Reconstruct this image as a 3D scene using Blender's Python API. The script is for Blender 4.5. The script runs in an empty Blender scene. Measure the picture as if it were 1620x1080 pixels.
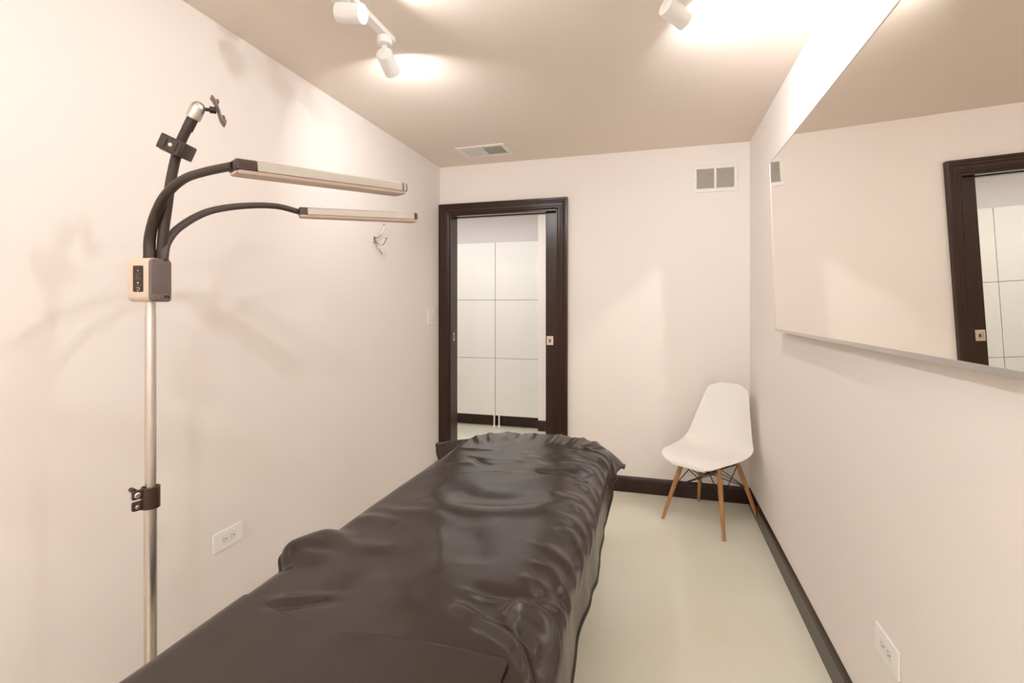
import bpy, bmesh, math, random
from mathutils import Vector, Matrix, noise
sc = bpy.context.scene
COL = sc.collection
random.seed(3)
PI = math.pi

# ------------------------------------------------------------------ helpers
def new_bm():
    return bmesh.new()

def obj(name, bm, mat=None, parent=None, smooth=False, angle=35, mods=None):
    """link the bmesh as ONE mesh object"""
    bmesh.ops.recalc_face_normals(bm, faces=bm.faces)
    me = bpy.data.meshes.new(name)
    bm.to_mesh(me); bm.free()
    if mat is not None:
        for m in (mat if isinstance(mat, (list, tuple)) else [mat]):
            me.materials.append(m)
    if smooth:
        for p in me.polygons: p.use_smooth = True
        try:
            me.set_sharp_from_angle(angle=math.radians(angle))
        except Exception:
            pass
    o = bpy.data.objects.new(name, me)
    COL.objects.link(o)
    if parent is not None:
        o.parent = parent
    return o

def thing(name, label, cat, loc=(0, 0, 0), rotz=0, group=None):
    o = bpy.data.objects.new(name, None)
    COL.objects.link(o)
    o.location = loc; o.rotation_euler = (0, 0, rotz)
    o.empty_display_size = .05
    o['label'] = label; o['category'] = cat
    if group: o['group'] = group
    return o

def tag(o, label, cat, group=None):
    o['label'] = label; o['category'] = cat
    if group: o['group'] = group
    return o

def struct(name, bm, m, parent=None, smooth=False):
    o = obj(name, bm, m, parent, smooth)
    if parent is None: o['kind'] = 'structure'
    return o

def add_box(bm, a, b, bev=0, seg=2, mi=0, mat=None):
    x0, y0, z0 = a; x1, y1, z1 = b
    vs = [bm.verts.new(p) for p in ((x0,y0,z0),(x1,y0,z0),(x1,y1,z0),(x0,y1,z0),(x0,y0,z1),(x1,y0,z1),(x1,y1,z1),(x0,y1,z1))]
    if mat is not None:
        for v in vs: v.co = mat @ v.co
    fs = [bm.faces.new([vs[i] for i in q]) for q in ((0,3,2,1),(4,5,6,7),(0,1,5,4),(1,2,6,5),(2,3,7,6),(3,0,4,7))]
    for f in fs: f.material_index = mi
    if bev:
        es = list({e for f in fs for e in f.edges})
        r = bmesh.ops.bevel(bm, geom=es, offset=bev, segments=seg, profile=.5, affect='EDGES')
        for f in r['faces']: f.material_index = mi
    return fs

def frame_of(d):
    d = Vector(d).normalized()
    up = Vector((0,0,1)) if abs(d.z) < .95 else Vector((0,1,0))
    x = up.cross(d).normalized(); y = d.cross(x)
    return Matrix(((x.x,y.x,d.x),(x.y,y.y,d.y),(x.z,y.z,d.z)))   # columns x, y, d

def add_lathe(bm, prof, origin, d, n=24, caps=(True, True)):
    """profile [(distance along d, radius)] turned about the axis d"""
    M = frame_of(d); o = Vector(origin); rings = []
    for t, r in prof:
        rings.append([bm.verts.new(o + M @ Vector((r*math.cos(2*PI*k/n), r*math.sin(2*PI*k/n), t))) for k in range(n)])
    for A, B in zip(rings, rings[1:]):
        for k in range(n):
            bm.faces.new((A[k], A[(k+1) % n], B[(k+1) % n], B[k]))
    if caps[0]: bm.faces.new(rings[0][::-1])
    if caps[1]: bm.faces.new(rings[-1])

def spline(pts, n=8, closed=False):
    P = [Vector(p) for p in pts]; out = []
    m = len(P)
    rng = range(m) if closed else range(m-1)
    for i in rng:
        p0 = P[(i-1) % m] if closed or i > 0 else P[0]*2-P[1]
        p1 = P[i]; p2 = P[(i+1) % m]
        p3 = P[(i+2) % m] if closed or i+2 < m else P[-1]*2-P[-2]
        for k in range(n):
            t = k/n
            out.append(.5*((2*p1)+(p2-p0)*t+(2*p0-5*p1+4*p2-p3)*t*t+(3*p1-p0-3*p2+p3)*t**3))
    if not closed: out.append(P[-1].copy())
    return out

def add_tube(bm, pts, r, n=10, closed=False, cap=True):
    P = [Vector(p) for p in pts]; m = len(P)
    rs = r if isinstance(r, (list, tuple)) else [r]*m
    rings = []; prev = None
    for i in range(m):
        if closed: d = P[(i+1) % m]-P[i-1]
        else: d = P[min(i+1, m-1)]-P[max(i-1, 0)]
        d.normalize()
        if prev is None:
            prev = Vector((0,0,1)).cross(d)
            if prev.length < .05: prev = Vector((1,0,0)).cross(d)
        x = (prev-d*prev.dot(d)).normalized(); y = d.cross(x); prev = x
        rings.append([bm.verts.new(P[i]+(x*math.cos(2*PI*k/n)+y*math.sin(2*PI*k/n))*rs[i]) for k in range(n)])
    pairs = list(zip(rings, rings[1:]))
    if closed: pairs.append((rings[-1], rings[0]))
    for A, B in pairs:
        for k in range(n):
            bm.faces.new((A[k], A[(k+1) % n], B[(k+1) % n], B[k]))
    if cap and not closed:
        bm.faces.new(rings[0][::-1]); bm.faces.new(rings[-1])

def add_rounded_prism(bm, w, h, d, r, M, n=6, bev=0):
    """rounded rectangle w x h (centred, in local xy) extruded 0..d along local z"""
    pts = []
    for cx, cy, a0 in ((w/2-r, h/2-r, 0), (-w/2+r, h/2-r, 90), (-w/2+r, -h/2+r, 180), (w/2-r, -h/2+r, 270)):
        for k in range(n+1):
            a = math.radians(a0+90*k/n); pts.append((cx+r*math.cos(a), cy+r*math.sin(a)))
    lev = [(0, 0), (d, 0)] if not bev else [(0, bev), (bev*.3, bev*.3), (bev, 0), (d-bev, 0), (d-bev*.3, bev*.3), (d, bev)]
    loops = []
    for z, ins in lev:
        loops.append([bm.verts.new(M @ Vector((x*(1-2*ins/w), y*(1-2*ins/h), z))) for x, y in pts])
    for A, B in zip(loops, loops[1:]):
        k = len(A)
        for i in range(k): bm.faces.new((A[i], A[(i+1) % k], B[(i+1) % k], B[i]))
    bm.faces.new(loops[0][::-1]); bm.faces.new(loops[-1])

def basis(o, x, y, z):
    M = Matrix.Identity(4)
    for i, v in enumerate((x, y, z)):
        v = Vector(v).normalized()
        for k in range(3): M[k][i] = v[k]
    for k in range(3): M[k][3] = o[k]
    return M

# ------------------------------------------------------------------ materials
def mat(name, col, rough=.5, metal=0, bump=None, spec=.5, coat=0, var=None, emit=None):
    m = bpy.data.materials.new(name); m.use_nodes = True
    nt = m.node_tree; b = nt.nodes['Principled BSDF']
    b.inputs['Base Color'].default_value = (*col, 1)
    b.inputs['Roughness'].default_value = rough
    b.inputs['Metallic'].default_value = metal
    b.inputs['Specular IOR Level'].default_value = spec
    if coat:
        b.inputs['Coat Weight'].default_value = coat; b.inputs['Coat Roughness'].default_value = .12
    if emit:
        b.inputs['Emission Color'].default_value = (*emit[0], 1); b.inputs['Emission Strength'].default_value = emit[1]
    tc = None
    if bump or var:
        tc = nt.nodes.new('ShaderNodeTexCoord')
    if bump:
        kind, scale, strength, dist = bump
        if kind == 'voronoi':
            t = nt.nodes.new('ShaderNodeTexVoronoi'); t.feature = 'F1'; out = t.outputs['Distance']
        else:
            t = nt.nodes.new('ShaderNodeTexNoise'); t.inputs['Detail'].default_value = 4; out = t.outputs['Fac']
        t.inputs['Scale'].default_value = scale
        nt.links.new(tc.outputs['Object'], t.inputs['Vector'])
        bp = nt.nodes.new('ShaderNodeBump'); bp.inputs['Strength'].default_value = strength; bp.inputs['Distance'].default_value = dist
        nt.links.new(out, bp.inputs['Height']); nt.links.new(bp.outputs['Normal'], b.inputs['Normal'])
    if var:
        scale3, col2, lo, hi = var
        mp = nt.nodes.new('ShaderNodeMapping'); mp.inputs['Scale'].default_value = scale3
        t = nt.nodes.new('ShaderNodeTexNoise'); t.inputs['Scale'].default_value = 1; t.inputs['Detail'].default_value = 5
        mr = nt.nodes.new('ShaderNodeMapRange'); mr.inputs['From Min'].default_value = lo; mr.inputs['From Max'].default_value = hi
        mx = nt.nodes.new('ShaderNodeMix'); mx.data_type = 'RGBA'
        mx.inputs[6].default_value = (*col, 1); mx.inputs[7].default_value = (*col2, 1)
        nt.links.new(tc.outputs['Object'], mp.inputs['Vector']); nt.links.new(mp.outputs['Vector'], t.inputs['Vector'])
        nt.links.new(t.outputs['Fac'], mr.inputs['Value']); nt.links.new(mr.outputs['Result'], mx.inputs[0])
        nt.links.new(mx.outputs[2], b.inputs['Base Color'])
    return m

M_WALL = mat('wall_paint', (.87, .808, .765), .62, bump=('noise', 220, .06, .002), spec=.3)
M_CEIL = mat('ceiling_paint', (.83, .735, .65), .6, bump=('noise', 180, .06, .002), spec=.3)
M_FLOOR = mat('epoxy_floor', (.80, .785, .665), .22, bump=('noise', 6, .03, .01), spec=.5, var=((1.3, 1.3, 1), (.77, .735, .60), .42, .68))
M_DARK = mat('espresso_wood', (.030, .0120, .0068), .27, spec=.36, coat=0, var=((14, 14, 1.2), (.040, .016, .009), .35, .7))
M_WHITE = mat('white_plastic', (.90, .88, .85), .35)
M_GRILLE = mat('white_enamel', (.84, .81, .76), .4)
M_VENTDARK = mat('duct_dark', (.24, .185, .145), .8)
M_SLOT = mat('slot_dark', (.03, .024, .02), .6)
M_STEEL = mat('brushed_steel', (.62, .58, .53), .28, 1)
M_CHROME = mat('chrome', (.75, .72, .68), .12, 1)
M_HOOK = mat('hook_metal', (.46, .41, .36), .18, 1)
M_MIRROR = mat('mirror_glass', (.90, .875, .82), .0, 1)
M_MIRFRAME = mat('mirror_frame_metal', (.62, .60, .58), .3, .85)
M_MIRBACK = mat('mirror_backing', (.12, .10, .09), .7)
M_SHELL = mat('chair_polypropylene', (.90, .87, .82), .42, bump=('noise', 700, .05, .001))
M_BEECH = mat('beech_wood', (.50, .26, .10), .42, var=((40, 40, 3), (.40, .19, .065), .35, .7))
M_BLACK = mat('black_metal', (.014, .012, .011), .4, .3)
M_RUBBER = mat('black_rubber', (.02, .017, .015), .6)
M_SHEET = mat('brown_leatherette', (.026, .0160, .0122), .27, bump=('voronoi', 420, .10, .0012), spec=.55)
M_COVER = mat('brown_leatherette_cover', (.0285, .0178, .0138), .31, bump=('voronoi', 420, .16, .0015), spec=.5)
M_PIPING = mat('black_piping', (.012, .009, .008), .4)
M_VINYL = mat('bed_vinyl', (.05, .034, .028), .45)
M_NECK = mat('gooseneck_rubber', (.034, .019, .0115), .45)
M_NECK2 = mat('gooseneck_rubber_grey', (.055, .037, .030), .45)
M_ALU = mat('satin_aluminium', (.44, .40, .34), .42, .45)
M_POLE = mat('pole_aluminium', (.66, .61, .56), .30, 1)
M_DIFF = mat('lamp_diffuser', (.60, .46, .37), .5)
M_CAPBROWN = mat('lamp_cap_brown', (.042, .020, .010), .35)
M_BOXBEIGE = mat('control_box_beige', (.66, .54, .42), .4)
M_BOXGREY = mat('control_box_grey', (.16, .125, .115), .5)
M_PANEL = mat('control_panel_dark', (.035, .018, .010), .3)
M_ICON = mat('panel_marking', (.75, .68, .58), .5)
M_ICONDIM = mat('panel_marking_dim', (.30, .25, .22), .5)
M_REDBROWN = mat('rubber_pad_red', (.16, .035, .025), .5)
M_NICKEL = mat('satin_nickel', (.72, .62, .50), .25, 1)
M_CAB = mat('white_cabinet_lacquer', (.80, .785, .74), .18, spec=.5)
M_CABCORE = mat('cabinet_core', (.10, .09, .08), .6)
M_HALLWALL = mat('hall_paint', (.90, .87, .87), .6)
M_FIX = mat('spotlight_white', (.86, .84, .81), .4)
M_LENS = mat('spotlight_lens', (.9, .9, .9), .3, emit=((1, .97, .93), 60))
M_REFL = mat('spotlight_reflector', (.8, .8, .78), .2, .9)

PW, HALLPW, EXPO = 8, 26, -0.25
L1, L2, L3, R1, R2, R3, FILL = .62, .38, .36, 1.08, .42, .42, .88  # last factor: unseen track heads added for fill light
# ------------------------------------------------------------------ room
D, H, XL, XR = 3.646, 2.438, -1.6515, .6125
YF = -1.15                       # wall behind the camera
WT = .125                        # back wall thickness
OX0, OX1, OZ = -1.572, -.700, 2.057   # door opening
HX0, HX1, HY = -3.4, 1.6, 5.62   # hall beyond the door

bm = new_bm(); add_box(bm, (HX0-.1, YF-.1, -.1), (HX1+.1, HY+.1, 0)); struct('floor', bm, M_FLOOR)
bm = new_bm(); add_box(bm, (XL-.1, YF-.1, H), (XR+.1, D+WT, H+.1)); struct('ceiling', bm, M_CEIL)
bm = new_bm(); add_box(bm, (HX0-.1, D+WT, H+.02), (HX1+.1, HY+.1, H+.12)); struct('ceiling_hall', bm, M_HALLWALL)
bm = new_bm(); add_box(bm, (XL-.1, YF-.1, 0), (XL, D, H)); struct('wall_left', bm, M_WALL)
bm = new_bm(); add_box(bm, (XR, YF-.1, 0), (XR+.1, D, H)); struct('wall_right', bm, M_WALL)
bm = new_bm(); add_box(bm, (XL, YF-.1, 0), (XR, YF, H)); struct('wall_front', bm, M_WALL)
bm = new_bm()
add_box(bm, (HX0, D, 0), (OX0, D+WT, H))
add_box(bm, (OX0, D, OZ), (OX1, D+WT, H))
add_box(bm, (OX1, D, 0), (HX1, D+.036, H))
add_box(bm, (OX1, D+WT-.036, 0), (HX1, D+WT, H))
add_box(bm, (.12, D+.036, 0), (HX1, D+WT-.036, H))
add_box(bm, (OX1, D+.036, OZ+.02), (.12, D+WT-.036, H))
struct('wall_back', bm, M_WALL)
bm = new_bm(); add_box(bm, (HX0, HY, 0), (HX1, HY+.1, H+.02)); struct('wall_hall_back', bm, M_HALLWALL)
bm = new_bm(); add_box(bm, (HX0-.1, D+WT, 0), (HX0, HY, H+.02)); struct('wall_hall_left', bm, M_HALLWALL)
bm = new_bm(); add_box(bm, (HX1, D+WT, 0), (HX1+.1, HY, H+.02)); struct('wall_hall_right', bm, M_HALLWALL)
# the hall wall that ends beside the cabinets
bm = new_bm(); add_box(bm, (-1.203, 5.17, 0), (HX1, HY, H+.02)); struct('wall_hall_corner', bm, M_WALL)

# baseboards
def base_profile(bm, a, b, nrm):
    """a, b: the run along the wall face; nrm: into the room"""
    prof = [(0, 0), (.012, 0), (.012, .086), (.010, .092), (.009, .098), (.003, .112), (0, .112)]
    a = Vector(a); b = Vector(b); n = Vector(nrm)
    A = [bm.verts.new(a+n*d+Vector((0,0,z))) for d, z in prof]; B = [bm.verts.new(b+n*d+Vector((0,0,z))) for d, z in prof]
    k = len(prof)
    for i in range(k): bm.faces.new((A[i], A[(i+1) % k], B[(i+1) % k], B[i]))
    bm.faces.new(A[::-1]); bm.faces.new(B)
for nm, a, b, n in (('baseboard_back', (OX1+.0795, D, 0), (XR-.0122, D, 0), (0,-1,0)),
                    ('baseboard_right', (XR, YF, 0), (XR, D, 0), (-1,0,0)),
                    ('baseboard_left', (XL, YF, 0), (XL, D-.04, 0), (1,0,0)),
                    ('baseboard_hall', (-1.203, 5.17, 0), (HX1, 5.17, 0), (0,-1,0))):
    bm = new_bm(); base_profile(bm, a, b, n); struct(nm, bm, M_DARK)

# door casing, swept round the opening with mitred corners
prof = [(0,0),(0,.010),(.010,.015),(.016,.015),(.021,.019),(.042,.021),(.047,.027),(.060,.029),(.064,.034),(.079,.034),(.079,0)]
def casing(y, sgn):
    bm = new_bm(); cols = []
    for d, p in prof:
        yy = y-sgn*p
        cols.append([bm.verts.new(v) for v in ((OX0-d+.0005,yy,0),(OX0-d+.0005,yy,OZ+d),(OX1+d,yy,OZ+d),(OX1+d,yy,0))])
    k = len(cols)
    for i in range(k):
        A, B = cols[i], cols[(i+1) % k]
        for j in range(3): bm.faces.new((A[j], A[j+1], B[j+1], B[j]))
    bm.faces.new([c[0] for c in cols]); bm.faces.new([c[3] for c in cols][::-1])
    return bm
struct('trim_1', casing(D, 1), M_DARK)
struct('trim_2', casing(D+WT, -1), M_DARK)
bm = new_bm()                                  # jamb lining
add_box(bm, (OX0, D-.008, 0), (OX0+.014, D+WT+.008, OZ), .002)
add_box(bm, (OX0+.014, D-.008, OZ-.014), (OX1-.010, D+.040, OZ), .002)
add_box(bm, (OX0+.014, D+WT-.040, OZ-.014), (OX1-.010, D+WT+.008, OZ), .002)
add_box(bm, (OX1-.010, D-.008, 0), (OX1, D+.040, OZ), .002)
add_box(bm, (OX1-.010, D+WT-.040, 0), (OX1, D+WT+.008, OZ), .002)
jamb = struct('trim_3', bm, M_DARK)
bm = new_bm()
zs = 1.085
add_box(bm, (OX0+.014, D+.055-.012, zs-.033), (OX0+.0165, D+.055+.012, zs+.033), .001, 1)
sp = obj('strike_plate', bm, M_NICKEL, jamb); sp['label'] = 'satin nickel strike plate on the dark jamb'
bm = new_bm(); add_box(bm, (OX0+.0166, D+.055-.004, zs-.016), (OX0+.0172, D+.055+.004, zs+.016)); obj('strike_slot', bm, M_SLOT, sp)
# pocket door leaf, nearly all of it slid into the wall
LX = -.800
bm = new_bm(); add_box(bm, (LX, D+.045, .008), (.10, D+.080, OZ-.004), .003)
leaf = struct('door_1', bm, M_DARK)
def plate(y, sg):
    bm = new_bm()
    xc, zc = LX+.034, 1.070
    z0, z1, x0, x1, b = zc-.034, zc+.034, xc-.026, xc+.026, .012
    for a, c in (((x0,z0),(x1,z0+b)),((x0,z1-b),(x1,z1)),((x0,z0+b),(x0+b,z1-b)),((x1-b,z0+b),(x1,z1-b))):
        add_box(bm, (a[0], min(y, y-sg*.003), a[1]), (c[0], max(y, y-sg*.003), c[1]), .0008, 1)
    return bm, xc, zc
bmp, xc, zc = plate(D+.045, 1)
pp = obj('latch_plate', bmp, M_NICKEL, leaf); pp['label'] = 'square satin nickel flush pull on the dark pocket door'
bm = new_bm(); add_box(bm, (xc-.0138, D+.0440, zc-.0218), (xc+.0138, D+.0448, zc+.0218)); obj('recess', bm, M_STEEL, pp)
bm = new_bm(); add_box(bm, (xc-.005, D+.0415, zc-.012), (xc+.005, D+.0445, zc+.010), .001, 1); obj('latch_lever', bm, M_SLOT, pp)

# ------------------------------------------------------------------ hall cabinets
CY = 5.20
def cabinet(x0, w, label, front):
    t = thing('tall_cabinet', label, 'cabinet', (x0+w/2, CY+.19, 0), 0, 'white cabinets in the hall')
    zb, rows = .130, ((.130, .757), (.762, 1.400), (1.405, 2.018))
    bm = new_bm(); add_box(bm, (-w/2+.004, -.165, .131), (w/2-.004, .19, 2.014), .001, 1); obj('carcass', bm, M_CABCORE, t)
    for a, b in rows:
        bm = new_bm(); add_box(bm, (-w/2+.001, -.190, a-.0005), (w/2-.001, -.168, b+.0005), .0012, 2); obj('door', bm, M_CAB, t)
    bm = new_bm(); add_box(bm, (-w/2+.002, -.190, 2.018), (w/2-.002, .19, 2.036), .001, 1); obj('top_panel', bm, M_CAB, t)
    bm = new_bm(); add_box(bm, (-w/2+.006, -.105, .004), (w/2-.006, -.089, .128), .001, 1); obj('plinth', bm, M_DARK, t)
    for sx in (-1, 1):
        for y in ((-.135, .15) if sx == front else (-.04, .15)):
            bm = new_bm(); add_lathe(bm, [(0,.016),(.004,.018),(.010,.013),(.118,.013),(.120,.024),(.1305,.024)], (sx*(w/2-.027), y, 0), (0,0,1), 16)
            obj('leg', bm, M_CHROME, t, True)
    return t
cw = .4868
cabinet(-1.6930-cw*2-.006, cw, 'white three-door hall cabinet two along from the corner wall', 1)
cabinet(-1.6930-cw-.003, cw, 'white three-door hall cabinet seen through the left half of the doorway', 1)
cabinet(-1.6930, cw, 'white three-door hall cabinet next to the corner wall, right half of the doorway', -1)

# ------------------------------------------------------------------ mirror
t = thing('wall_mirror', 'large rectangular mirror in a thin silver edge leaning from the right wall', 'mirror', (XR-.001, 1.565, 1.209))
L, Hm, TH = 2.24, .822, .043
Mm = Matrix.Rotation(math.radians(-1.75), 4, 'Y')   # the top leans into the room
def loc_box(bm, a, b, bev=0): add_box(bm, a, b, bev, 2, 0, Mm)
bm = new_bm(); loc_box(bm, (-TH+.002, -L/2+.003, .003), (-.001, L/2-.003, Hm-.003)); obj('backing', bm, M_MIRBACK, t)
bm = new_bm(); loc_box(bm, (-TH-.003, -L/2+.004, .012), (-TH+.0019, L/2-.0035, Hm-.004)); obj('mirror_glass', bm, M_MIRROR, t)
bm = new_bm()
loc_box(bm, (-TH-.0045, -L/2, -.002), (0, L/2, .012), .0012)
loc_box(bm, (-TH-.0045, -L/2, Hm-.004), (0, L/2, Hm), .0008)
loc_box(bm, (-TH-.0045, L/2-.0035, .012), (0, L/2, Hm-.004), .0008)
loc_box(bm, (-TH-.0045, -L/2, .012), (0, -L/2+.004, Hm-.004), .0008)
obj('frame', bm, M_MIRFRAME, t)
for y in (-.7, .7):
    bm = new_bm(); add_box(bm, (-.012, y-.02, Hm-.12), (.001, y+.02, Hm-.06)); obj('hanging_bracket', bm, M_STEEL, t)

# ------------------------------------------------------------------ grilles, switch, outlets
def grille_wall():
    x0, x1, z0, z1 = .251, .541, 2.113, 2.299
    w, h = x1-x0, z1-z0
    t = thing('wall_vent', 'white two-panel return air grille high on the back wall', 'vent', ((x0+x1)/2, D, (z0+z1)/2))
    bm = new_bm(); b = .026
    y0, y1 = -.008, 0
    add_box(bm, (-w/2,y0,-h/2),(w/2,y1,-h/2+b),.002); add_box(bm, (-w/2,y0,h/2-b),(w/2,y1,h/2),.002)
    add_box(bm, (-w/2,y0,-h/2+b),(-w/2+b,y1,h/2-b),.002); add_box(bm, (w/2-b,y0,-h/2+b),(w/2,y1,h/2-b),.002)
    add_box(bm, (-.008,y0,-h/2+b),(.008,y1,h/2-b),.002)
    f = obj('frame', bm, M_GRILLE, t)
    for sx in (-1, 1):
        bm = new_bm(); add_lathe(bm, [(0,.004),(.002,.003)], (sx*(w/2-.011), y0, -.006), (0,-1,0), 10); obj('screw', bm, M_STEEL, f)
    bm = new_bm(); add_box(bm, (-w/2+b, -.0008, -h/2+b), (w/2-b, -.0002, h/2-b)); obj('duct', bm, M_VENTDARK, t)
    for a, c in ((-w/2+b+.0005, -.0085), (.0085, w/2-b-.0005)):
        bm = new_bm(); n = 17
        for k in range(n):
            z = -h/2+b+(k+.5)*(h-2*b)/n
            R = Matrix.Translation((0, -.0035, z)) @ Matrix.Rotation(math.radians(38), 4, 'X')
            add_box(bm, (a, -.0032, -.0006), (c, .0032, .0006), 0, 1, 0, R)
        obj('louvre_bank', bm, M_GRILLE, t)
grille_wall()

def vent_ceiling():
    cx, cy = -1.165, 3.335
    w, h = .36, .235
    t = thing('ceiling_vent', 'white louvred supply air register in the ceiling near the doorway', 'vent', (cx, cy, H), math.radians(-1))
    bm = new_bm(); b = .034; z0, z1 = -.007, 0
    add_box(bm, (-w/2,-h/2,z0),(w/2,-h/2+b,z1),.002); add_box(bm, (-w/2,h/2-b,z0),(w/2,h/2,z1),.002)
    add_box(bm, (-w/2,-h/2+b,z0),(-w/2+b,h/2-b,z1),.002); add_box(bm, (w/2-b,-h/2+b,z0),(w/2,h/2-b,z1),.002)
    add_box(bm, (-.006,-h/2+b,z0),(.006,h/2-b,z1),.001)
    obj('frame', bm, M_GRILLE, t)
    bm = new_bm(); add_box(bm, (-w/2+b,-h/2+b,-.0008),(w/2-b,h/2-b,-.0002)); obj('duct', bm, M_SLOT, t)
    for s, a, c, rot in ((-1, -w/2+b+.002, -.008, -40), (1, .008, w/2-b-.002, 22)):
        bm = new_bm(); n = 12
        for k in range(n):
            x = a+(k+.5)*(c-a)/n
            R = Matrix.Translation((x, 0, -.0065)) @ Matrix.Rotation(math.radians(rot), 4, 'Y')
            add_box(bm, (-.0046, -h/2+b+.0005, -.0005), (.0046, h/2-b-.0005, .0005), 0, 1, 0, R)
        obj('louvre_bank', bm, M_GRILLE, t)
    bm = new_bm(); add_box(bm, (-w/2+b+.012, h/2-b-.030, -.026), (-w/2+b+.016, h/2-b-.016, -.006), .001, 1); obj('damper_lever', bm, M_GRILLE, t)
vent_ceiling()

# light switch on the left wall, beside the door
t = thing('light_switch', 'white double rocker light switch on the left wall beside the dark door casing', 'light switch', (XL, 3.470, 1.252))
bm = new_bm(); add_rounded_prism(bm, .116, .118, .006, .006, basis((0,0,0),(0,1,0),(0,0,1),(1,0,0)), bev=.002); obj('wall_plate', bm, M_WHITE, t)
for y in (-.023, .023):
    bm = new_bm(); add_box(bm, (.0055,y-.0165,-.0335),(.0075,y+.0165,.0335),.0008,1, 0)
    r = obj('rocker', bm, M_WHITE, t)
    bm = new_bm(); add_box(bm, (.0055,y-.012,-.030),(.0092,y+.012,.024),.001,1); obj('dimmer_paddle', bm, M_GRILLE, r)
    bm = new_bm(); add_box(bm, (.0074,y-.010,-.0295),(.0094,y+.010,-.0275)); obj('indicator_slot', bm, M_SLOT, r)

def outlet(label, loc, nx):
    t = thing('wall_outlet', label, 'outlet', loc, 0 if nx > 0 else PI)
    bm = new_bm(); add_rounded_prism(bm, .142, .076, .006, .005, basis((0,0,0),(0,1,0),(0,0,1),(1,0,0)), bev=.002); obj('wall_plate', bm, M_WHITE, t)
    bm = new_bm(); add_rounded_prism(bm, .070, .036, .0015, .002, basis((.0055,0,0),(0,1,0),(0,0,1),(1,0,0))); rc = obj('receptacle_face', bm, M_GRILLE, t)
    for y in (-.019, .019):
        bm = new_bm()
        add_box(bm, (.0069,y-.009,.004),(.0073,y-.001,.0058)); add_box(bm, (.0069,y-.009,-.0058),(.0073,y-.001,-.004))
        add_lathe(bm, [(0,.0027),(.0004,.0027)], (.0069,y+.007,0), (1,0,0), 10)
        obj('socket_slots', bm, M_SLOT, rc)
    return t
outlet('white horizontal outlet plate low on the left wall behind the bed', (XL, 1.595, .399), 1)
outlet('white horizontal outlet plate low on the right wall below the mirror', (XR, 1.585, .386), -1)

# coat hook on the left wall
t = thing('coat_hook', 'small chrome three-prong coat hook on the left wall below the lamp bars', 'hook', (XL-.001, 2.675, 1.735))
bm = new_bm(); add_lathe(bm, [(0,.011),(.003,.0115),(.006,.009),(.007,.005)], (0,0,.012), (1,0,0), 16); add_lathe(bm, [(0,.009),(.003,.0095),(.006,.007)], (0,0,-.014), (1,0,0), 16)
add_box(bm, (0,-.0065,-.018),(.006,.0065,.016),.002); obj('back_plate', bm, M_HOOK, t, True)
def prong(pts, ball):
    bm = new_bm(); P = spline(pts, 8); add_tube(bm, P, .0036, 8)
    d = (P[-1]-P[-3]).normalized(); add_lathe(bm, [(-.004,.003),(-.002,.006),(.001,.0072),(.004,.006),(.006,.002)], P[-1], d, 12)
    obj('prong', bm, M_HOOK, t, True)
prong([(.004,0,.004),(.022,.028,.026),(.034,.045,.062),(.038,.052,.098)], 0)
prong([(.004,0,-.002),(.020,-.006,-.030),(.034,.006,-.062),(.042,.022,-.082)], 0)
prong([(.004,0,0),(.030,.004,-.026),(.052,.014,-.030),(.064,.026,-.006),(.066,.032,.010)], 0)

# ------------------------------------------------------------------ chair
t = thing('side_chair', 'white moulded plastic shell chair on splayed wooden legs in the far right corner', 'chair', (.330, 3.3125, 0), math.radians(-33.5))
prof_c = [(-.262,.372),(-.258,.394),(-.236,.409),(-.17,.411),(-.08,.403),(0,.398),(.07,.404),(.125,.424),(.163,.466),(.188,.527),(.207,.595),(.224,.665),(.240,.737),(.254,.798),(.260,.823)]
prof_w = [.085,.150,.193,.221,.232,.235,.233,.226,.214,.200,.184,.167,.150,.134,.106]
prof_k = [.000,.002,.006,.014,.024,.034,.042,.050,.058,.060,.055,.046,.036,.026,.018]
def lerp_list(L, u):
    x = u*(len(L)-1); i = min(int(x), len(L)-2); f = x-i
    return [L[i][k]*(1-f)+L[i+1][k]*f for k in range(2)] if isinstance(L[0], tuple) else L[i]*(1-f)+L[i+1]*f
ctr = spline([(0, y, z) for y, z in prof_c], 3)
N = len(ctr); NU_ = 20
bm = new_bm(); rows = []
for j, c in enumerate(ctr):
    v = j/(N-1); w = lerp_list(prof_w, v); k = lerp_list(prof_k, v)
    
    d = ctr[min(j+1, N-1)]-ctr[max(j-1, 0)]; d.normalize(); nrm = Vector((0, -d.z, d.y))
    row = []
    for i in range(NU_+1):
        u = -1+2*i/NU_
        us = math.copysign(1-(1-abs(u))**1.25, u) if abs(u) > 0 else 0
        p = c+Vector((us*w, 0, 0))+nrm*(k*abs(us)**2.4)
        # corners of the front lip and of the top edge fall away
        if v > .86: p -= d*(.022*abs(us)**4*((v-.86)/.14))
        row.append(bm.verts.new(p))
    rows.append(row)
for A, B in zip(rows, rows[1:]):
    for i in range(NU_): bm.faces.new((A[i], A[i+1], B[i+1], B[i]))
sh = obj('seat_shell', bm, M_SHELL, t, True, 80)
md = sh.modifiers.new('thick', 'SOLIDIFY'); md.thickness = .006; md.offset = -1
md = sh.modifiers.new('sub', 'SUBSURF'); md.levels = 1; md.render_levels = 2
feet = {}
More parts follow.
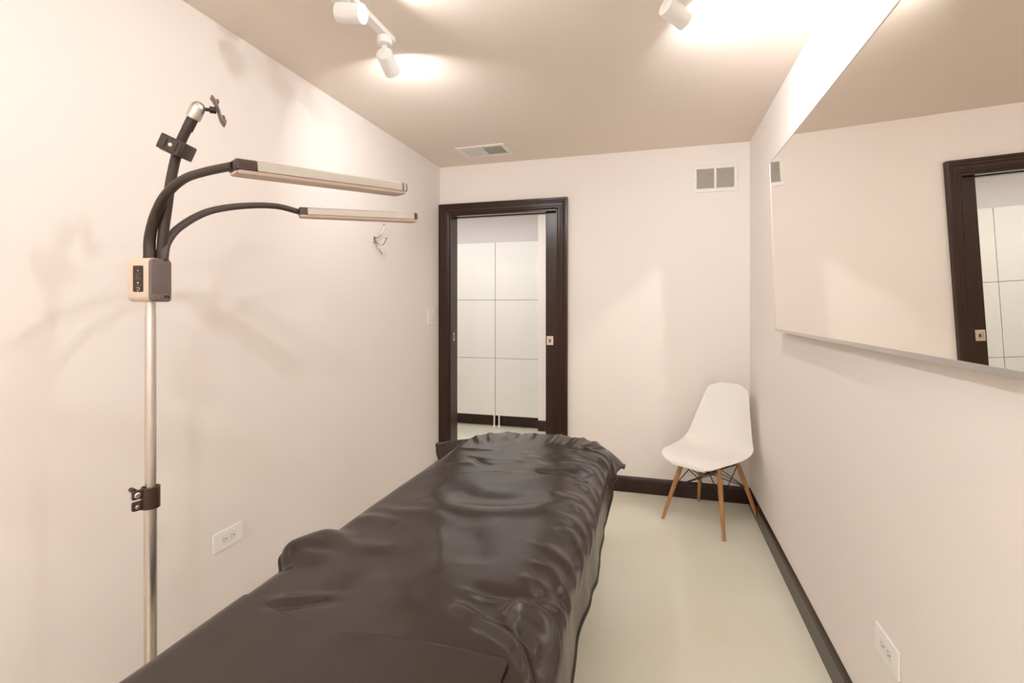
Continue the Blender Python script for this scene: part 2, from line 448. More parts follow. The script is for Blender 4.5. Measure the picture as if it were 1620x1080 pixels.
for sx in (-1, 1):
    for sy, fy, fx, ty in ((-1, -.2175, .198, -.115), (1, .2175, .198, .105)):
        top = Vector((sx*.115, ty, .374)); ft = Vector((sx*fx, fy, 0))
        d = (ft-top)
        bm = new_bm(); add_lathe(bm, [(0,.0105),(.006,.0125),(d.length*.22,.0145),(d.length*.55,.0125),(d.length*.97,.0095),(d.length,.008)], top, d, 16)
        leg = obj('leg', bm, M_BEECH, t, True)
        feet[(sx, sy)] = (top, ft)
        bm = new_bm(); add_lathe(bm, [(-.0005,.0035),(.002,.003)], top+d*.48+Vector((0,-.0118 if sy < 0 else .0118,0)), (0,-1 if sy < 0 else 1,-.2), 10); obj('screw', bm, M_STEEL, leg)
def at_leg(k, f): a, b = feet[k]; return a+(b-a)*f
bm = new_bm()
for a, b in (((-1,-1),(1,1)),((1,-1),(-1,1))):
    add_tube(bm, [at_leg(a,.46)+Vector((0,0,0)), at_leg(b,.06)], .0030, 8); add_tube(bm, [at_leg(b,.46), at_leg(a,.06)], .0030, 8)
obj('wire_brace', bm, M_BLACK, t, True)
bm = new_bm()
for a, b in (((-1,-1),(1,-1)),((-1,1),(1,1)),((-1,-1),(-1,1)),((1,-1),(1,1))):
    add_tube(bm, [at_leg(a,.46), at_leg(b,.07)], .0028, 8); add_tube(bm, [at_leg(b,.46), at_leg(a,.07)], .0028, 8)
obj('side_brace', bm, M_BLACK, t, True)
bm = new_bm()
for sx in (-1, 1): add_tube(bm, [(sx*.115,-.125,.368),(sx*.115,.115,.368)], .009, 8)
for sy in (-.1, .09): add_tube(bm, [(-.125,sy,.372),(.125,sy,.372)], .009, 8)
for sx in (-1, 1):
    for sy in (-.1, .09): add_lathe(bm, [(0,.020),(.018,.020)], (sx*.10,sy,.370), (0,0,1), 14)
obj('under_frame', bm, M_BLACK, t, True)

# ------------------------------------------------------------------ lamp stand on a pole
PX, PY = -1.214, .940
t = thing('lamp_stand', 'grey pole lamp stand with two long goosenecked light bars at the left wall', 'lamp', (PX, PY, 0))
O = Vector((PX, PY, 0))
def W(p): return Vector(p)-O            # world point in the stand's own space
bm = new_bm(); add_lathe(bm, [(0,.150),(.004,.155),(.018,.155),(.024,.148),(.030,.040),(.05,.022),(.055,.018)], (0,0,0), (0,0,1), 48); obj('base', bm, M_BOXGREY, t, True)
bm = new_bm(); add_lathe(bm, [(.050,.0140),(.868,.0138),(.870,.0136)], (0,0,0), (0,0,1), 28); obj('lower_pole', bm, M_POLE, t, True)
bm = new_bm(); add_lathe(bm, [(.86,.0124),(1.30,.0118),(1.302,.0112),(1.338,.0112)], (0,0,0), (0,0,1), 28); obj('upper_pole', bm, M_POLE, t, True)
# clamp
Zc = .848
cl = None
bm = new_bm()
ca = Vector((-.30,-.95,0)).normalized()       # the ears point this way
add_lathe(bm, [(-.026,.0152),(-.026,.0205),(.026,.0205),(.026,.0152)], (0,0,Zc), (0,0,1), 24, (False, False))
bm.faces.ensure_lookup_table()
cl = obj('pole_clamp', bm, M_CAPBROWN, t, True)
sd = Vector((.95,-.30,0)).normalized()
for s, zz in ((1, .014), (1, -.014)):
    bm = new_bm()
    add_box(bm, (-.006, .012, zz-.0115), (.006, .040, zz+.0115), .004, 2, 0, basis((0,0,Zc), sd, ca, (0,0,1)))
    e = obj('clamp_ear', bm, M_CAPBROWN, cl, True)
    bm = new_bm(); q = Vector((0,0,Zc+zz))+ca*.030+sd*.006
    r = .0072 if zz > 0 else .005
    add_lathe(bm, [(-.001,r),(.003,r),(.0045,r*.7)], q, sd, 14); obj('clamp_bolt', bm, M_STEEL, e, True)
bm = new_bm(); q = Vector((0,0,Zc+.024))+ca*.034-sd*.004
add_tube(bm, [q-sd*.016, q+sd*.004], [.006,.006], 12); obj('clamp_lever', bm, M_CAPBROWN, cl, True)

# control box: beige housing, dark button panel towards the door wall's opposite, grey face to the bed
BZ0, BZ1 = 1.336, 1.444
bw, bd = .068, .058
zc = (BZ0+BZ1)/2; bh = BZ1-BZ0
bm = new_bm(); add_rounded_prism(bm, bd, bh, bw-.008, .016, basis((-bw/2,-.004,zc),(0,1,0),(0,0,1),(1,0,0)), bev=.003)
hs = obj('control_box', bm, M_BOXBEIGE, t, True); hs.rotation_euler = (0, 0, math.radians(9)); hs['label'] = 'beige rounded control box at the top of the pole'
bm = new_bm(); add_rounded_prism(bm, bd+.002, bh-.002, .010, .010, basis((bw/2-.0085,-.004,zc-.001),(0,1,0),(0,0,1),(1,0,0)), bev=.002)
fp = obj('face_plate', bm, M_BOXGREY, hs, True); fp['label'] = 'grey face plate of the control box'
bm = new_bm(); add_lathe(bm, [(0,.0016),(.0004,.0016)], (bw/2+.0012,-.002,BZ1-.016), (1,0,0), 10)
obj('pin_hole', bm, M_SLOT, hs)
bm = new_bm()      # row of faint marks along the lower edge
fx = bw/2+.0013
def frame_rect(bm, y0, y1, z0, z1, wd):
    for a, c in (((y0,z0),(y1,z0+wd)),((y0,z1-wd),(y1,z1)),((y0,z0),(y0+wd,z1)),((y1-wd,z0),(y1,z1))):
        add_box(bm, (fx,a[0],a[1]),(fx+.0004,c[0],c[1]))
zr = BZ0+.006
frame_rect(bm, -.033, -.022, zr, zr+.013, .0012)
add_tube(bm, [(fx, -.0275+.0032*math.cos(a), zr+.0065+.0032*math.sin(a)) for a in [k*PI/8 for k in range(-12, 5)]], .0007, 5)
add_box(bm, (fx,-.0305,zr+.008),(fx+.0005,-.0275,zr+.0095))
for k, y in enumerate((-.017,-.012)): add_box(bm, (fx,y,zr+.001),(fx+.0004,y+.0022,zr+.011))
frame_rect(bm, -.003, .024, zr, zr+.013, .0012)
obj('face_marks', bm, M_ICONDIM, hs)
bm = new_bm()
for y in (.004, .013): add_rounded_prism(bm, .006, .008, .0006, .002, basis((fx,y+.002,zr+.0065),(0,1,0),(0,0,1),(1,0,0)))
obj('port', bm, M_SLOT, hs)
py = -.004-bd/2
bm = new_bm(); add_rounded_prism(bm, .027, .064, .0018, .003, basis((-.002,py+.0006,zc+.002),(1,0,0),(0,0,1),(0,-1,0)))
cp = obj('button_panel', bm, M_PANEL, hs, True)
for z, r in ((.022,.0016),(-.008,.0022)):
    bm = new_bm(); add_lathe(bm, [(0,r),(.0005,r)], (-.002,py-.0012,zc+z), (0,-1,0), 10); obj('button_mark', bm, M_ICON, cp)
bm = new_bm(); add_tube(bm, [(-.006,py-.0013,zc-.020),(.002,py-.0013,zc-.020),(.002,py-.0013,zc-.024),(-.002,py-.0013,zc-.028),(-.005,py-.0013,zc-.025)], .0006, 5); obj('button_mark', bm, M_ICON, cp)
bm = new_bm()
for z in (.014, .0035, .0000, -.015): add_box(bm, (-.010,py-.0013,zc+z),(.006,py-.0011,zc+z+.0006))
add_tube(bm, [(-.002+.004*math.cos(a), py-.0013, zc+.007+.003*math.sin(a)) for a in [k*PI/8 for k in range(0, 12)]], .0005, 5)
obj('button_outlines', bm, M_ICONDIM, cp)

def gooseneck(pts, r0, r1, m, boot=True):
    P = spline([W(p) for p in pts], 10); n = len(P)
    rs = [r0+(r1-r0)*min(1, (i/(n-1))*1.25) for i in range(n)]
    bm = new_bm(); add_tube(bm, P, rs, 14)
    return obj('gooseneck', bm, m, t, True)
def bar_start(p, q, back): p = Vector(p); d = (Vector(q)-p).normalized(); return p-d*back

def light_bar(a, b, wide, hgt, capL, label):
    """a, b: world ends of the middle axis"""
    a, b = W(a), W(b); L = (b-a).length; dx = (b-a).normalized()
    dy = Vector((0,0,1)).cross(dx).normalized(); dz = dx.cross(dy)
    M = basis(a, dx, dy, dz)
    def prism(x0, x1, sec, m, name, parent, rnd=0):
        bm = new_bm(); A = [bm.verts.new(M @ Vector((x0,y,z))) for y, z in sec]; B = [bm.verts.new(M @ Vector((x1,y,z))) for y, z in sec]
        k = len(sec)
        for i in range(k): bm.faces.new((A[i],A[(i+1)%k],B[(i+1)%k],B[i]))
        fa = bm.faces.new(A[::-1]); fb = bm.faces.new(B)
        if rnd:
            es = [e for e in (list(fa.edges) if rnd in (1,3) else [])]+[e for e in (list(fb.edges) if rnd in (2,3) else [])]
            bmesh.ops.bevel(bm, geom=es, offset=.006, segments=3, profile=.5, affect='EDGES')
        return obj(name, bm, m, parent, True)
    w, h = wide/2, hgt/2
    top = [(-w,-h+.002),(-w,h-.004),(-w+.006,h),(w-.006,h),(w,h-.004),(w,-h+.002)]
    bot = [(-w,-h+.0005),(w,-h+.0005),(w-.004,-h-.006),(-w+.004,-h-.006)]
    gro = [(-w+.001,-h+.0025),(w-.001,-h+.0025),(w-.001,-h),(-w+.001,-h)]
    body = prism(capL, L-(.006 if capL > .03 else .0142), top, M_ALU, 'light_bar', t); body['label'] = label
    prism(capL, L-.004, bot, M_DIFF, 'diffuser', body, 2)
    prism(0, capL-.0005, top, M_CAPBROWN, 'end_cap', body, 1)
    prism(.002, capL-.0005, bot, M_DIFF, 'cap_underside', body, 1)
    prism(capL, L-.004, gro, M_CAPBROWN, 'groove', body)
    ce = L-(.0058 if capL > .03 else .014)
    prism(ce, L, top, M_CAPBROWN, 'end_cap', body, 2)
    if capL > .03: prism(L-.018, L-.0145, [(y*1.012, z*1.02) for y, z in top], M_CAPBROWN, 'band', body)
    return body
A1, B1 = (-.904,.884,1.637), (-.696,1.277,1.662)
A2, B2 = (-1.163,1.413,1.646), (-.863,1.687,1.660)
light_bar(A1, B1, .056, .026, .045, 'upper light bar, nearest the camera')
light_bar(A2, B2, .056, .026, .028, 'lower light bar, nearest the left wall')
gz = BZ1-.004
gooseneck([(-1.214,.938,gz), (-1.214,.938,1.452), (-1.213,.938,1.497), (-1.189,.933,1.550), (-1.145,.924,1.595), (-1.076,.913,1.626), (-.989,.895,1.633), bar_start(A1, B1, -.004)], .0150, .0098, M_NECK)
gooseneck([(-1.186,.953,gz), (-1.186,.953,1.450), (-1.193,.967,1.488), (-1.206,1.015,1.536), (-1.213,1.107,1.593), (-1.206,1.222,1.631), (-1.189,1.337,1.652), bar_start(A2, B2, -.004)], .0105, .0095, M_NECK2)
PHTOP = Vector((-1.116, .974, 1.800))
gp = [(-1.197,.955,gz), (-1.196,.955,1.451), (-1.191,.955,1.507), (-1.182,.957,1.570), (-1.170,.960,1.650), (-1.149,.965,1.732), tuple(PHTOP)]
gooseneck(gp, .0125, .0115, M_NECK)
ax = (PHTOP-Vector(gp[-2])).normalized()
bm = new_bm(); add_lathe(bm, [(-.035,.0128),(-.004,.0128),(-.003,.0120)], W(PHTOP), ax, 18); obj('neck_sleeve', bm, M_NECK, t, True)
bm = new_bm(); add_lathe(bm, [(-.004,.0165),(.000,.0172),(.022,.0172),(.032,.0155),(.039,.010),(.042,.003)], W(PHTOP), ax, 24)
kn = obj('swivel_joint', bm, M_STEEL, t, True); kn['label'] = 'silver domed swivel joint'
right = Vector((.60,.79,.0)).normalized()          # away to the right, seen from the camera
q0 = W(PHTOP)+ax*.024
bm = new_bm(); add_tube(bm, [q0+right*.012+Vector((0,0,.002)), q0+right*.030+Vector((0,0,.004))], .0045, 10); add_tube(bm, [q0+right*.026+Vector((0,0,.004)), q0+right*.040+Vector((0,0,.005))], .0085, 12)
obj('swivel_stud', bm, M_NECK, kn, True)
pc = q0+right*.044+Vector((0,0,.004))
pd = (right*.33+Vector((0,0,-.95))).normalized(); pside = Vector((-.79,.60,0)).normalized(); pn = pd.cross(pside).normalized()
if pn.dot(right) < 0: pn = -pn
Mp = basis(pc, pd, pside, pn)
bm = new_bm()
P = spline([(-.036,0,-.004),(-.02,0,.000),(0,0,.000),(.02,0,-.001),(.036,0,.003)], 4)
vs = [[bm.verts.new(Mp @ Vector((p.x, s*.017, p.z+e))) for s, e in ((-1,0),(1,0),(1,.003),(-1,.003))] for p in P]
for a, b in zip(vs, vs[1:]):
    for i in range(4): bm.faces.new((a[i],a[(i+1)%4],b[(i+1)%4],b[i]))
bm.faces.new(vs[0][::-1]); bm.faces.new(vs[-1])
pl = obj('mounting_plate', bm, M_BOXGREY, t, True)
for x in (-.022, .018, .028):
    bm = new_bm(); add_box(bm, (x-.004,-.014,.002),(x+.004,.014,.009),.001,1,0,Mp); obj('grip_pad', bm, M_REDBROWN, pl)
# brown adapter block strapped on the phone gooseneck
bc = Vector((-1.152, .962, 1.722))
n3 = Vector((.036, .010, .080)).normalized(); n1 = Vector((.40,-.90,0)); n1 = (n1-n3*n1.dot(n3)).normalized(); n2 = n1.cross(n3).normalized()
if n2.x < 0: n2 = -n2
Mb = basis(W(bc), n2, -n1, n3)
bm = new_bm(); add_box(bm, (-.030,-.034,-.019),(.030,.026,.019),.0035,2,0,Mb)
ab = obj('adapter_block', bm, M_CAPBROWN, t, True); ab['label'] = 'dark brown block strapped round the upright gooseneck'
bm = new_bm(); add_box(bm, (-.027,-.0365,-.0165),(.027,-.0335,.0165),.001,1,0,Mb); pnl = obj('socket_panel', bm, M_PANEL, ab)
bm = new_bm()
add_box(bm, (-.0115,-.0390,-.011),(-.0085,-.0366,.011),.0008,1,0,Mb); add_box(bm, (.0145,-.0390,-.011),(.0175,-.0366,.011),.0008,1,0,Mb); obj('rail_pin', bm, M_SLOT, pnl)
bm = new_bm(); add_lathe(bm, [(0,.0046),(.002,.0042)], Mb @ Vector((.002,-.0365,.0)), n1, 14); bt = obj('push_button', bm, M_ICON, pnl)
bm = new_bm(); add_box(bm, (-.024,-.026,-.0212),(.004,.000,-.0188),.001,1,0,Mb); obj('underside_label', bm, M_DIFF, ab)

# ------------------------------------------------------------------ track lights
def spot_head(parent, piv, axis, power, label=None, lamp=True):
    """piv: hinge point under the canopy; axis: where the lamp shines"""
    a = Vector(axis).normalized(); r, L = .0325, .098
    c = Vector(piv)+Vector((0,0,-.034))-a*.006
    bm = new_bm()
    add_lathe(bm, [(0,.0),(0,r-.0015),(.0015,r),(L,r),(L,r-.004),(L-.012,r-.005)], c, a, 32, (False, False))
    bmesh.ops.remove_doubles(bm, verts=bm.verts, dist=1e-6)
    h = obj('lamp_head', bm, M_FIX, parent, True)
    if label: h['label'] = label
    bm = new_bm(); add_lathe(bm, [(L-.016,.0285),(L-.0125,.0282)], c, a, 28); obj('lens', bm, M_LENS if lamp else M_REFL, h)
    bm = new_bm(); p = Vector(piv)
    add_box(bm, (-.010,-.0045,-.044),(.010,.0045,.002),.001,1,0,Matrix.Translation(p)); obj('hinge', bm, M_FIX, parent)
    wp = parent.location+c+a*(L-.002)
    if power:
        ld = bpy.data.lights.new('track_spot', 'AREA'); ld.shape = 'DISK'; ld.size = .056; ld.spread = math.radians(152); ld.energy = power; ld.color = LAMPCOL
        lo = bpy.data.objects.new('track_spot', ld); COL.objects.link(lo)
        lo.matrix_world = Matrix.Translation(wp) @ (-a).to_track_quat('Z', 'Y').to_matrix().to_4x4()
LAMPCOL = (.955, .975, 1.0)

def track(label, x, y0, y1, heads, dz=0):
    t = thing('track_light', label, 'track light', (x, (y0+y1)/2, H))
    h = (y1-y0)/2
    bm = new_bm(); add_box(bm, (-.018,-h,-.022),(.018,h,0),.002); obj('rail', bm, M_FIX, t)
    for y, ax, pw, lb in heads:
        yy = y-(y0+y1)/2
        bm = new_bm(); add_lathe(bm, [(-.050+dz,.0300),(-.050+dz,.0310),(-.0225,.0310),(-.022,.030)], (-.006,yy,0), (0,0,1), 32); obj('canopy', bm, M_FIX, t, True)
        spot_head(t, (-.006,yy,-.054+dz), ax, pw, lb)
    return t
track('white ceiling track light on the left with two cylinder spots in view', -1.050, -.80, 1.835,
      [(1.788, (-.14,.94,-.38), PW*L1, 'cylinder spot aimed at the back wall'),
       (1.494, (.96,.0,-.20), PW*L2, 'cylinder spot with its lit lens facing the mirror wall'),
       (1.000, (.75,-.60,-.30), PW*L3, None),
       (.45, (.3,-.9,-.1), PW*FILL, None), (0, (.1,-.95,.0), PW*FILL, None), (-.45, (.6,.2,-.5), PW*FILL, None)])  # these three are out of view, added to bounce fill into the room
track('white ceiling track light on the right, only its end spot in view', .045, -.80, 1.84,
      [(1.800, (.70,.64,-.31), PW*R1, 'cylinder spot aimed at the right wall'),
       (1.300, (-.97,.12,-.22), PW*R2, None),
       (.890, (-.97,-.10,-.22), PW*R3, None),
       (.40, (-.3,-.9,-.1), PW*FILL, None), (-.02, (-.1,-.95,.0), PW*FILL, None), (-.45, (-.6,.2,-.5), PW*FILL, None)], .016)  # likewise three unseen heads added as bounce fill

# hall ceiling light
def area(name, loc, size, sy, e, col, rot=(0,0,0)):
    ld = bpy.data.lights.new(name, 'AREA'); ld.shape = 'RECTANGLE'; ld.size = size; ld.size_y = sy; ld.energy = e; ld.color = col
    o = bpy.data.objects.new(name, ld); COL.objects.link(o); o.location = loc; o.rotation_euler = rot
area('hall_light', (-1.9, 4.35, H-.02), 2.4, .6, HALLPW, (1, .99, .98))

# ------------------------------------------------------------------ bed, sheet, cover
t = thing('treatment_bed', 'padded treatment bed hidden under the dark brown sheet', 'bed', (-.57, 1.45, 0))
def rr(x0, x1, y0, y1, r, n=8):
    pts = []
    for cx, cy, a0 in ((x1-r,y1-r,0),(x0+r,y1-r,90),(x0+r,y0+r,180),(x1-r,y0+r,270)):
        for k in range(n+1):
            a = math.radians(a0+90*k/n); pts.append((cx+r*math.cos(a), cy+r*math.sin(a)))
    return pts
bm = new_bm(); loops = []
ZT, RB = .600, .06
for k in range(-1, 9):
    if k < 0: ins, z = .02, .50
    else:
        a = math.radians(90*k/8); ins = RB*(1-math.cos(a)); z = ZT-RB+RB*math.sin(a)
    loops.append([bm.verts.new((x,y,z)) for x, y in rr(-.335+ins, .335-ins, -1.14+ins, 1.135-ins, max(.21-ins, .03))])
for A, B in zip(loops, loops[1:]):
    n = len(A)
    for i in range(n): bm.faces.new((A[i],A[(i+1)%n],B[(i+1)%n],B[i]))
bm.faces.new(loops[0][::-1]); bm.faces.new(loops[-1])
obj('mattress', bm, M_VINYL, t, True)
bm = new_bm(); add_box(bm, (-.28,-1.06,.43),(.28,1.06,.4995),.01); obj('bed_frame', bm, M_BLACK, t)
for sx in (-1, 1):
    for y in (-.85, .85):
        bm = new_bm(); add_box(bm, (sx*.22-.03,y-.03,0),(sx*.22+.03,y+.03,.43),.004); obj('leg', bm, M_BLACK, t)


# the sheet: a flat rectangle of leatherette laid over the rounded block of the bed
IX0, IX1, IY1, ZS, RS, RC = -.925, -.250, 2.610, .630, .050, .210
def noi(x, y, z=0): return noise.noise(Vector((x, y, z)))
def ridged(x, y, z): return (1-abs(noi(x, y, z))*2.2)
def sstep(a, b, x):
    t = min(max((x-a)/(b-a), 0), 1); return t*t*(3-2*t)
# folds: (points, width, height, sharpness)
FOLDS = [
    # the hump at the left hem and what runs off it
    ([(-.945,1.262),(-.905,1.260),(-.836,1.236),(-.767,1.240),(-.700,1.265)], .036, .013),
    ([(-.97,1.10),(-.933,1.148),(-.908,1.180),(-.860,1.195)], .022, -.012),
    ([(-.93,1.205),(-.870,1.175),(-.815,1.135),(-.767,1.075),(-.75,1.03)], .040, .011),
    ([(-.95,1.40),(-.87,1.42),(-.78,1.40)], .035, .010),
    ([(-.93,1.52),(-.84,1.49),(-.72,1.51),(-.62,1.47)], .030, .007),
    # across the middle
    ([(-.78,1.915),(-.70,1.945),(-.638,1.968),(-.56,1.985),(-.48,1.998)], .010, .0042),
    ([(-.80,1.61),(-.70,1.575),(-.53,1.590),(-.37,1.66),(-.25,1.77)], .050, .012),
    ([(-.80,1.74),(-.70,1.72),(-.60,1.685),(-.48,1.71),(-.36,1.80)], .060, -.011),
    ([(-.66,1.44),(-.60,1.33),(-.56,1.24),(-.54,1.16)], .030, .006),
    ([(-.56,1.46),(-.50,1.34),(-.47,1.24)], .060, -.008),
    ([(-.78,2.10),(-.73,2.06),(-.66,2.05)], .018, -.009), ([(-.83,2.15),(-.76,2.12),(-.66,2.12),(-.55,2.15)], .018, .007),
    ([(-.88,2.00),(-.80,2.03),(-.72,2.02)], .018, .006), ([(-.90,2.26),(-.80,2.24),(-.70,2.27)], .018, .008),
    ([(-.52,2.18),(-.45,2.15),(-.38,2.18)], .014, .006), ([(-.48,2.02),(-.40,2.06),(-.33,2.05)], .030, -.010),
    ([(-.62,2.28),(-.52,2.24),(-.44,2.27)], .018, .005),
    ([(-.72,1.10),(-.64,1.085),(-.57,1.05),(-.52,1.07)], .050, .006),
    ([(-.88,.935),(-.82,.952),(-.76,.985),(-.70,1.00)], .014, -.006), ([(-.88,.96),(-.80,.985),(-.72,1.02)], .018, .007),
    # the glossy double fold near the right edge and the crease behind it
    ([(-.45,1.065),(-.418,1.042),(-.373,1.014),(-.323,.999),(-.266,.971),(-.238,.930),(-.20,.87)], .015, .020),
    ([(-.325,1.055),(-.318,1.076),(-.299,1.091),(-.268,1.083),(-.227,1.052),(-.200,1.005),(-.175,.940),(-.14,.84)], .018, .030),
    ([(-.314,1.050),(-.290,1.022),(-.264,.998),(-.235,.955),(-.19,.88)], .013, -.016),
    ([(-.22,1.11),(-.175,1.07),(-.14,1.01),(-.09,.94)], .020, -.014),
    ([(-.46,1.120),(-.432,1.112),(-.381,1.106),(-.311,1.114),(-.222,1.136),(-.13,1.155)], .012, .010),
    ([(-.44,1.145),(-.36,1.135),(-.26,1.160),(-.15,1.185)], .024, -.009),
    # slanting folds pulled in from the right hem
    ([(-.34,1.235),(-.280,1.208),(-.245,1.165),(-.18,1.16)], .018, .010), ([(-.33,1.31),(-.262,1.280),(-.221,1.225),(-.15,1.20)], .016, .010),
    ([(-.37,1.42),(-.29,1.385),(-.22,1.33),(-.11,1.30)], .020, .009), ([(-.30,1.53),(-.25,1.50),(-.20,1.43),(-.11,1.38)], .015, .010),
    ([(-.34,1.63),(-.27,1.60),(-.21,1.53),(-.12,1.46)], .018, .009), ([(-.28,1.72),(-.24,1.68),(-.20,1.60),(-.12,1.54)], .014, .010),
    ([(-.36,1.84),(-.28,1.80),(-.21,1.72),(-.12,1.65)], .018, .009), ([(-.30,1.94),(-.25,1.90),(-.20,1.81),(-.12,1.75)], .015, .010),
    ([(-.38,2.06),(-.29,2.00),(-.21,1.90),(-.12,1.83)], .018, .010), ([(-.33,2.17),(-.26,2.12),(-.20,2.02),(-.12,1.95)], .016, .011),
    ([(-.36,2.09),(-.31,2.06),(-.27,2.01)], .030, -.013),
    ([(-.40,2.27),(-.30,2.22),(-.21,2.13),(-.12,2.06)], .018, .012), ([(-.38,2.36),(-.29,2.32),(-.20,2.25),(-.11,2.20)], .015, .013),
    ([(-.40,2.42),(-.30,2.40),(-.20,2.35),(-.10,2.32)], .013, .012), ([(-.35,2.30),(-.27,2.25),(-.19,2.18)], .012, -.009),
    # gathers round the far end
    ([(-.84,2.34),(-.89,2.44),(-.94,2.54)], .016, .010), ([(-.80,2.38),(-.84,2.49),(-.88,2.62)], .014, .010),
    ([(-.74,2.43),(-.77,2.54),(-.79,2.68)], .016, .008), ([(-.68,2.44),(-.70,2.56),(-.71,2.70)], .014, -.007),
    ([(-.62,2.47),(-.63,2.58),(-.64,2.70)], .016, .006), ([(-.50,2.45),(-.49,2.57),(-.49,2.70)], .014, .007),
    ([(-.44,2.46),(-.43,2.57),(-.42,2.70)], .012, -.007), ([(-.40,2.42),(-.37,2.55),(-.35,2.68)], .014, .009),
    ([(-.38,2.40),(-.32,2.50),(-.27,2.62)], .013, .010), ([(-.37,2.36),(-.29,2.44),(-.21,2.52)], .013, .010),
    ([(-.36,2.41),(-.28,2.49),(-.22,2.57)], .010, -.008),
]
PREP = []
for pts, w_, a_ in FOLDS:
    P = [(p.x, p.y) for p in spline([(x, y, 0) for x, y in pts], 5)]
    if len(pts) == 4 and pts[-1][0] > -.13: a_ *= .72     # the pulls from the right hem
    PREP.append((P, w_, a_, min(p[0] for p in P)-3*w_, max(p[0] for p in P)+3*w_, min(p[1] for p in P)-3*w_, max(p[1] for p in P)+3*w_))
def crease_height(x, y):
    h = 0
    for P, w_, a_, bx0, bx1, by0, by1 in PREP:
        if not (bx0 < x < bx1 and by0 < y < by1): continue
        best = 9; bt = 0; n = len(P)-1
        for k in range(n):
            ax_, ay_ = P[k]; ux, uy = P[k+1][0]-ax_, P[k+1][1]-ay_
            t = ((x-ax_)*ux+(y-ay_)*uy)/(ux*ux+uy*uy+1e-12); t = min(max(t, 0), 1)
            dd = math.hypot(x-ax_-ux*t, y-ay_-uy*t)
            if dd < best: best = dd; bt = (k+t)/n
        q = best/w_
        h += a_*math.exp(-q*q)*min(1, math.sin(PI*min(max(bt, .02), .98))**.8*1.15)
    return h
def sheet_point(x, y, extra=0):
    qx = min(max(x, IX0+RC), IX1-RC); qy = min(y, IY1-RC)
    vx, vy = x-qx, y-qy; l = math.hypot(vx, vy); d = l-RC
    if l < 1e-9: nx = ny = 0
    else: nx, ny = vx/l, vy/l
    ear = (abs(2*nx*ny))**1.25 if ny > 0 else 0
    # unevenness of the hanging hem
    along = y if abs(nx) > .5 else x
    flare = math.radians(87-(10 if nx < 0 else 42)*ear+5*noi(along*4.2, 3.3, nx))
    if nx < -.5: flare -= math.radians(10)
    flap = math.exp(-((y-2.475)/.085)**4)*sstep(-.80, -.93, x) if nx < -.3 else 0
    flare += (math.radians(10)-flare)*flap*.92
    r_ = RS*(1+.35*ear)
    if d <= 0:
        px_, py_, pz_ = x, y, ZS; N = Vector((0, 0, 1))
    else:
        ph = min(d/r_, flare); o_ = r_*math.sin(ph); dz = r_*(1-math.cos(ph))
        if d/r_ > flare:
            rest = d-r_*flare; o_ += rest*math.cos(flare); dz += rest*math.sin(flare)
        px_, py_, pz_ = qx+nx*(RC+o_), qy+ny*(RC+o_), ZS-dz
        N = Vector((nx*math.sin(ph), ny*math.sin(ph), math.cos(ph)))
    h = crease_height(x, y)
    # a padded body: slightly crowned, broad dips, soft buckles
    u = (x+.5875)/.34
    far = sstep(1.0, 1.6, y)
    h += .006*(1-min(u*u, 1))
    h += far*(.0055*noi(x*3.1, y*2.3, 1.7)+.0026*ridged(x*4.2+1.3*y, y*3.0-1.1*x, 5.1)+.0016*noi(x*11, y*8, 2.2))
    h += (1-far)*(.0055*noi(x*3.4, y*3.0, 8.3)+.0008*noi(x*10, y*9, 2.2))
    if d > -.05 and nx > .5:          # flutes on the hanging right side
        rmp = sstep(-.05, .16, d)
        h += rmp*(.012*noi(y*5.5-d*2.2, 1.1, .4)+.005*noi(y*10-d*4, 4.4, .9))
    if d > -.06 and ny > .5: h += sstep(-.06, .10, d)*(.004*noi(x*9, 2.7, .3))
    if ear > .1: h += sstep(0, .14, d)*.014*math.sin(math.atan2(ny, abs(nx))*9+1.0)
    # the left hem stands up in a hump
    hump = math.exp(-((y-1.222)/.092)**6)*sstep(-.84, -.965, x)
    p = Vector((px_, py_, pz_))+N*(h+extra)
    hump *= min(max(1.35-4.6*(y-1.14), .45), 1.35); p.z += .036*hump; p.x -= .030*hump
    return p
def left_over(y): return .058+.02*sstep(1.10, 1.16, y)+.13*sstep(1.45, 2.2, y)
NI, NJ = 136, 270
Y0S, FAR = .36, .165
G = []
for j in range(NJ+1):
    yy = j/NJ; y = Y0S+(IY1+FAR-Y0S)*yy; row = []
    x0 = IX0-left_over(y); x1 = IX1+.245+.006*noi(y*3, .2)-.115*sstep(2.15, 2.60, y)
    for i in range(NI+1): x = x0+(x1-x0)*i/NI; row.append(sheet_point(x, y-(FAR+.02)*yy**4*sstep(-.82, -1.10, x)))
    G.append(row)
def grid_obj(name, G, m, thick, parent=None):
    bm = new_bm(); VV = [[bm.verts.new(p) for p in r] for r in G]
    for A, B in zip(VV, VV[1:]):
        for i in range(len(A)-1): bm.faces.new((A[i],A[i+1],B[i+1],B[i]))
    o = obj(name, bm, m, parent, True, 180)
    if o.data.polygons[0].normal.z < 0: o.data.flip_normals()
    md = o.modifiers.new('sub', 'SUBSURF'); md.levels = 1; md.render_levels = 1
    md = o.modifiers.new('thick', 'SOLIDIFY'); md.thickness = thick; md.offset = -1
    return o
def rim_of(G):
    return [p for p in G[0]]+[r[-1] for r in G[1:]]+[p for p in G[-1][-2::-1]]+[r[0] for r in G[-2:0:-1]]
sheet = grid_obj('bed_sheet', G, M_SHEET, .0025)
tag(sheet, 'wrinkled dark brown leatherette sheet draped over the whole treatment bed', 'sheet')
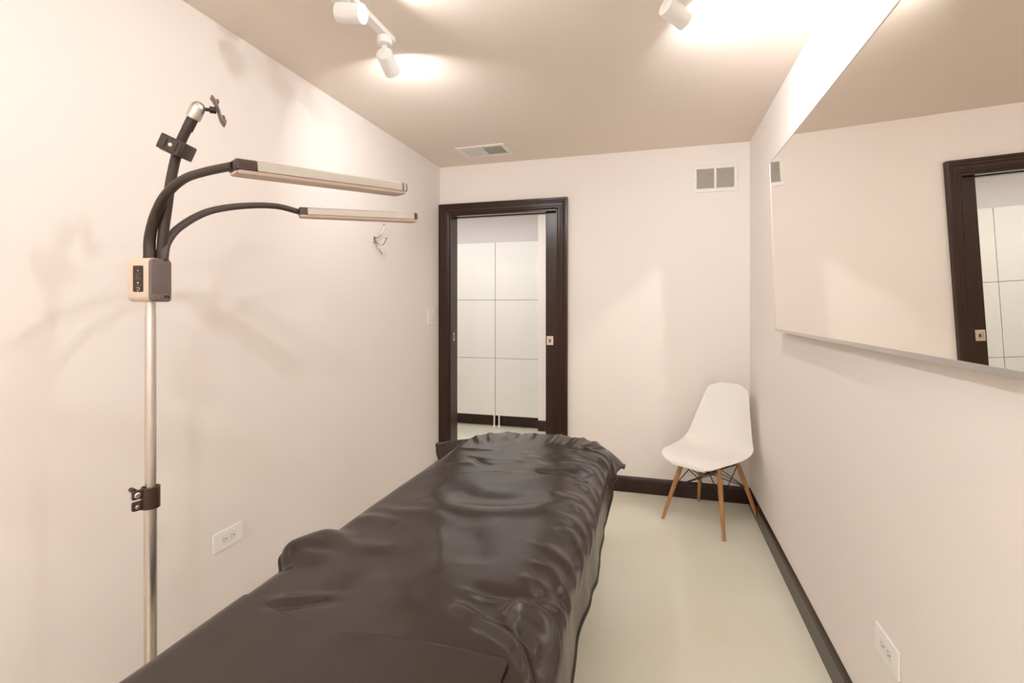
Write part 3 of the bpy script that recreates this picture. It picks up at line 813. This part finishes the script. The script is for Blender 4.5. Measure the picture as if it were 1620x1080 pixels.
bm = new_bm(); add_tube(bm, rim_of(G), .0048, 8, True); obj('hem_piping', bm, M_PIPING, sheet, True)
# a second, smaller piece lies over the near half
EDGE = [(-.99,.975),(-.958,.971),(-.87,.945),(-.786,.919),(-.70,.900),(-.651,.896),(-.60,.904),(-.52,.914),(-.441,.922),(-.36,.926),(-.272,.924)]
def edge_y(x):
    for (a, ya), (b, yb) in zip(EDGE, EDGE[1:]):
        if x <= b: return ya+(yb-ya)*(x-a)/(b-a)
    return EDGE[-1][1]
C = []
for j in range(71):
    row = []
    for i in range(81):
        x = -.988+(-.272+.988)*i/80; ye = edge_y(x); y = Y0S+.004+(ye-Y0S-.004)*j/70
        lift = .0045
        lift += .004*math.exp(-((x+.29)/.04)**2-((y-.90)/.06)**2)+.003*math.exp(-((x+.60)/.05)**2-((y-.90)/.03)**2)
        row.append(sheet_point(x, y, lift))
    C.append(row)
cover = grid_obj('bed_cover', C, M_COVER, .0022)
tag(cover, 'smooth brown leatherette cover lying on the near end of the wrinkled sheet', 'cover')

# ------------------------------------------------------------------ camera and view
cd = bpy.data.cameras.new('camera'); cam = bpy.data.objects.new('camera', cd); COL.objects.link(cam)
cam.location = (0, 0, 1.3225); cam.rotation_euler = (PI/2, 0, .281317)
cd.sensor_width = 36; cd.sensor_fit = 'HORIZONTAL'; cd.lens = 36*783.3/1620; cd.shift_y = -(540-485.86)/1620; cd.clip_start = .02
sc.camera = cam
w = bpy.data.worlds.new('world'); sc.world = w; w.use_nodes = True
w.node_tree.nodes['Background'].inputs[0].default_value = (.5, .47, .44, 1); w.node_tree.nodes['Background'].inputs[1].default_value = .02
sc.view_settings.view_transform = 'Standard'; sc.view_settings.look = 'None'; sc.view_settings.gamma = 1; sc.view_settings.exposure = EXPO
try: sc.view_settings.use_curve_mapping = False
except Exception: pass
sc.cycles.use_denoising = True
sc.cycles.max_bounces = 14; sc.cycles.diffuse_bounces = 6; sc.cycles.glossy_bounces = 6
sc.cycles.blur_glossy = .1; sc.cycles.sample_clamp_indirect = 20; sc.cycles.use_guiding = True; sc.cycles.use_surface_guiding = True
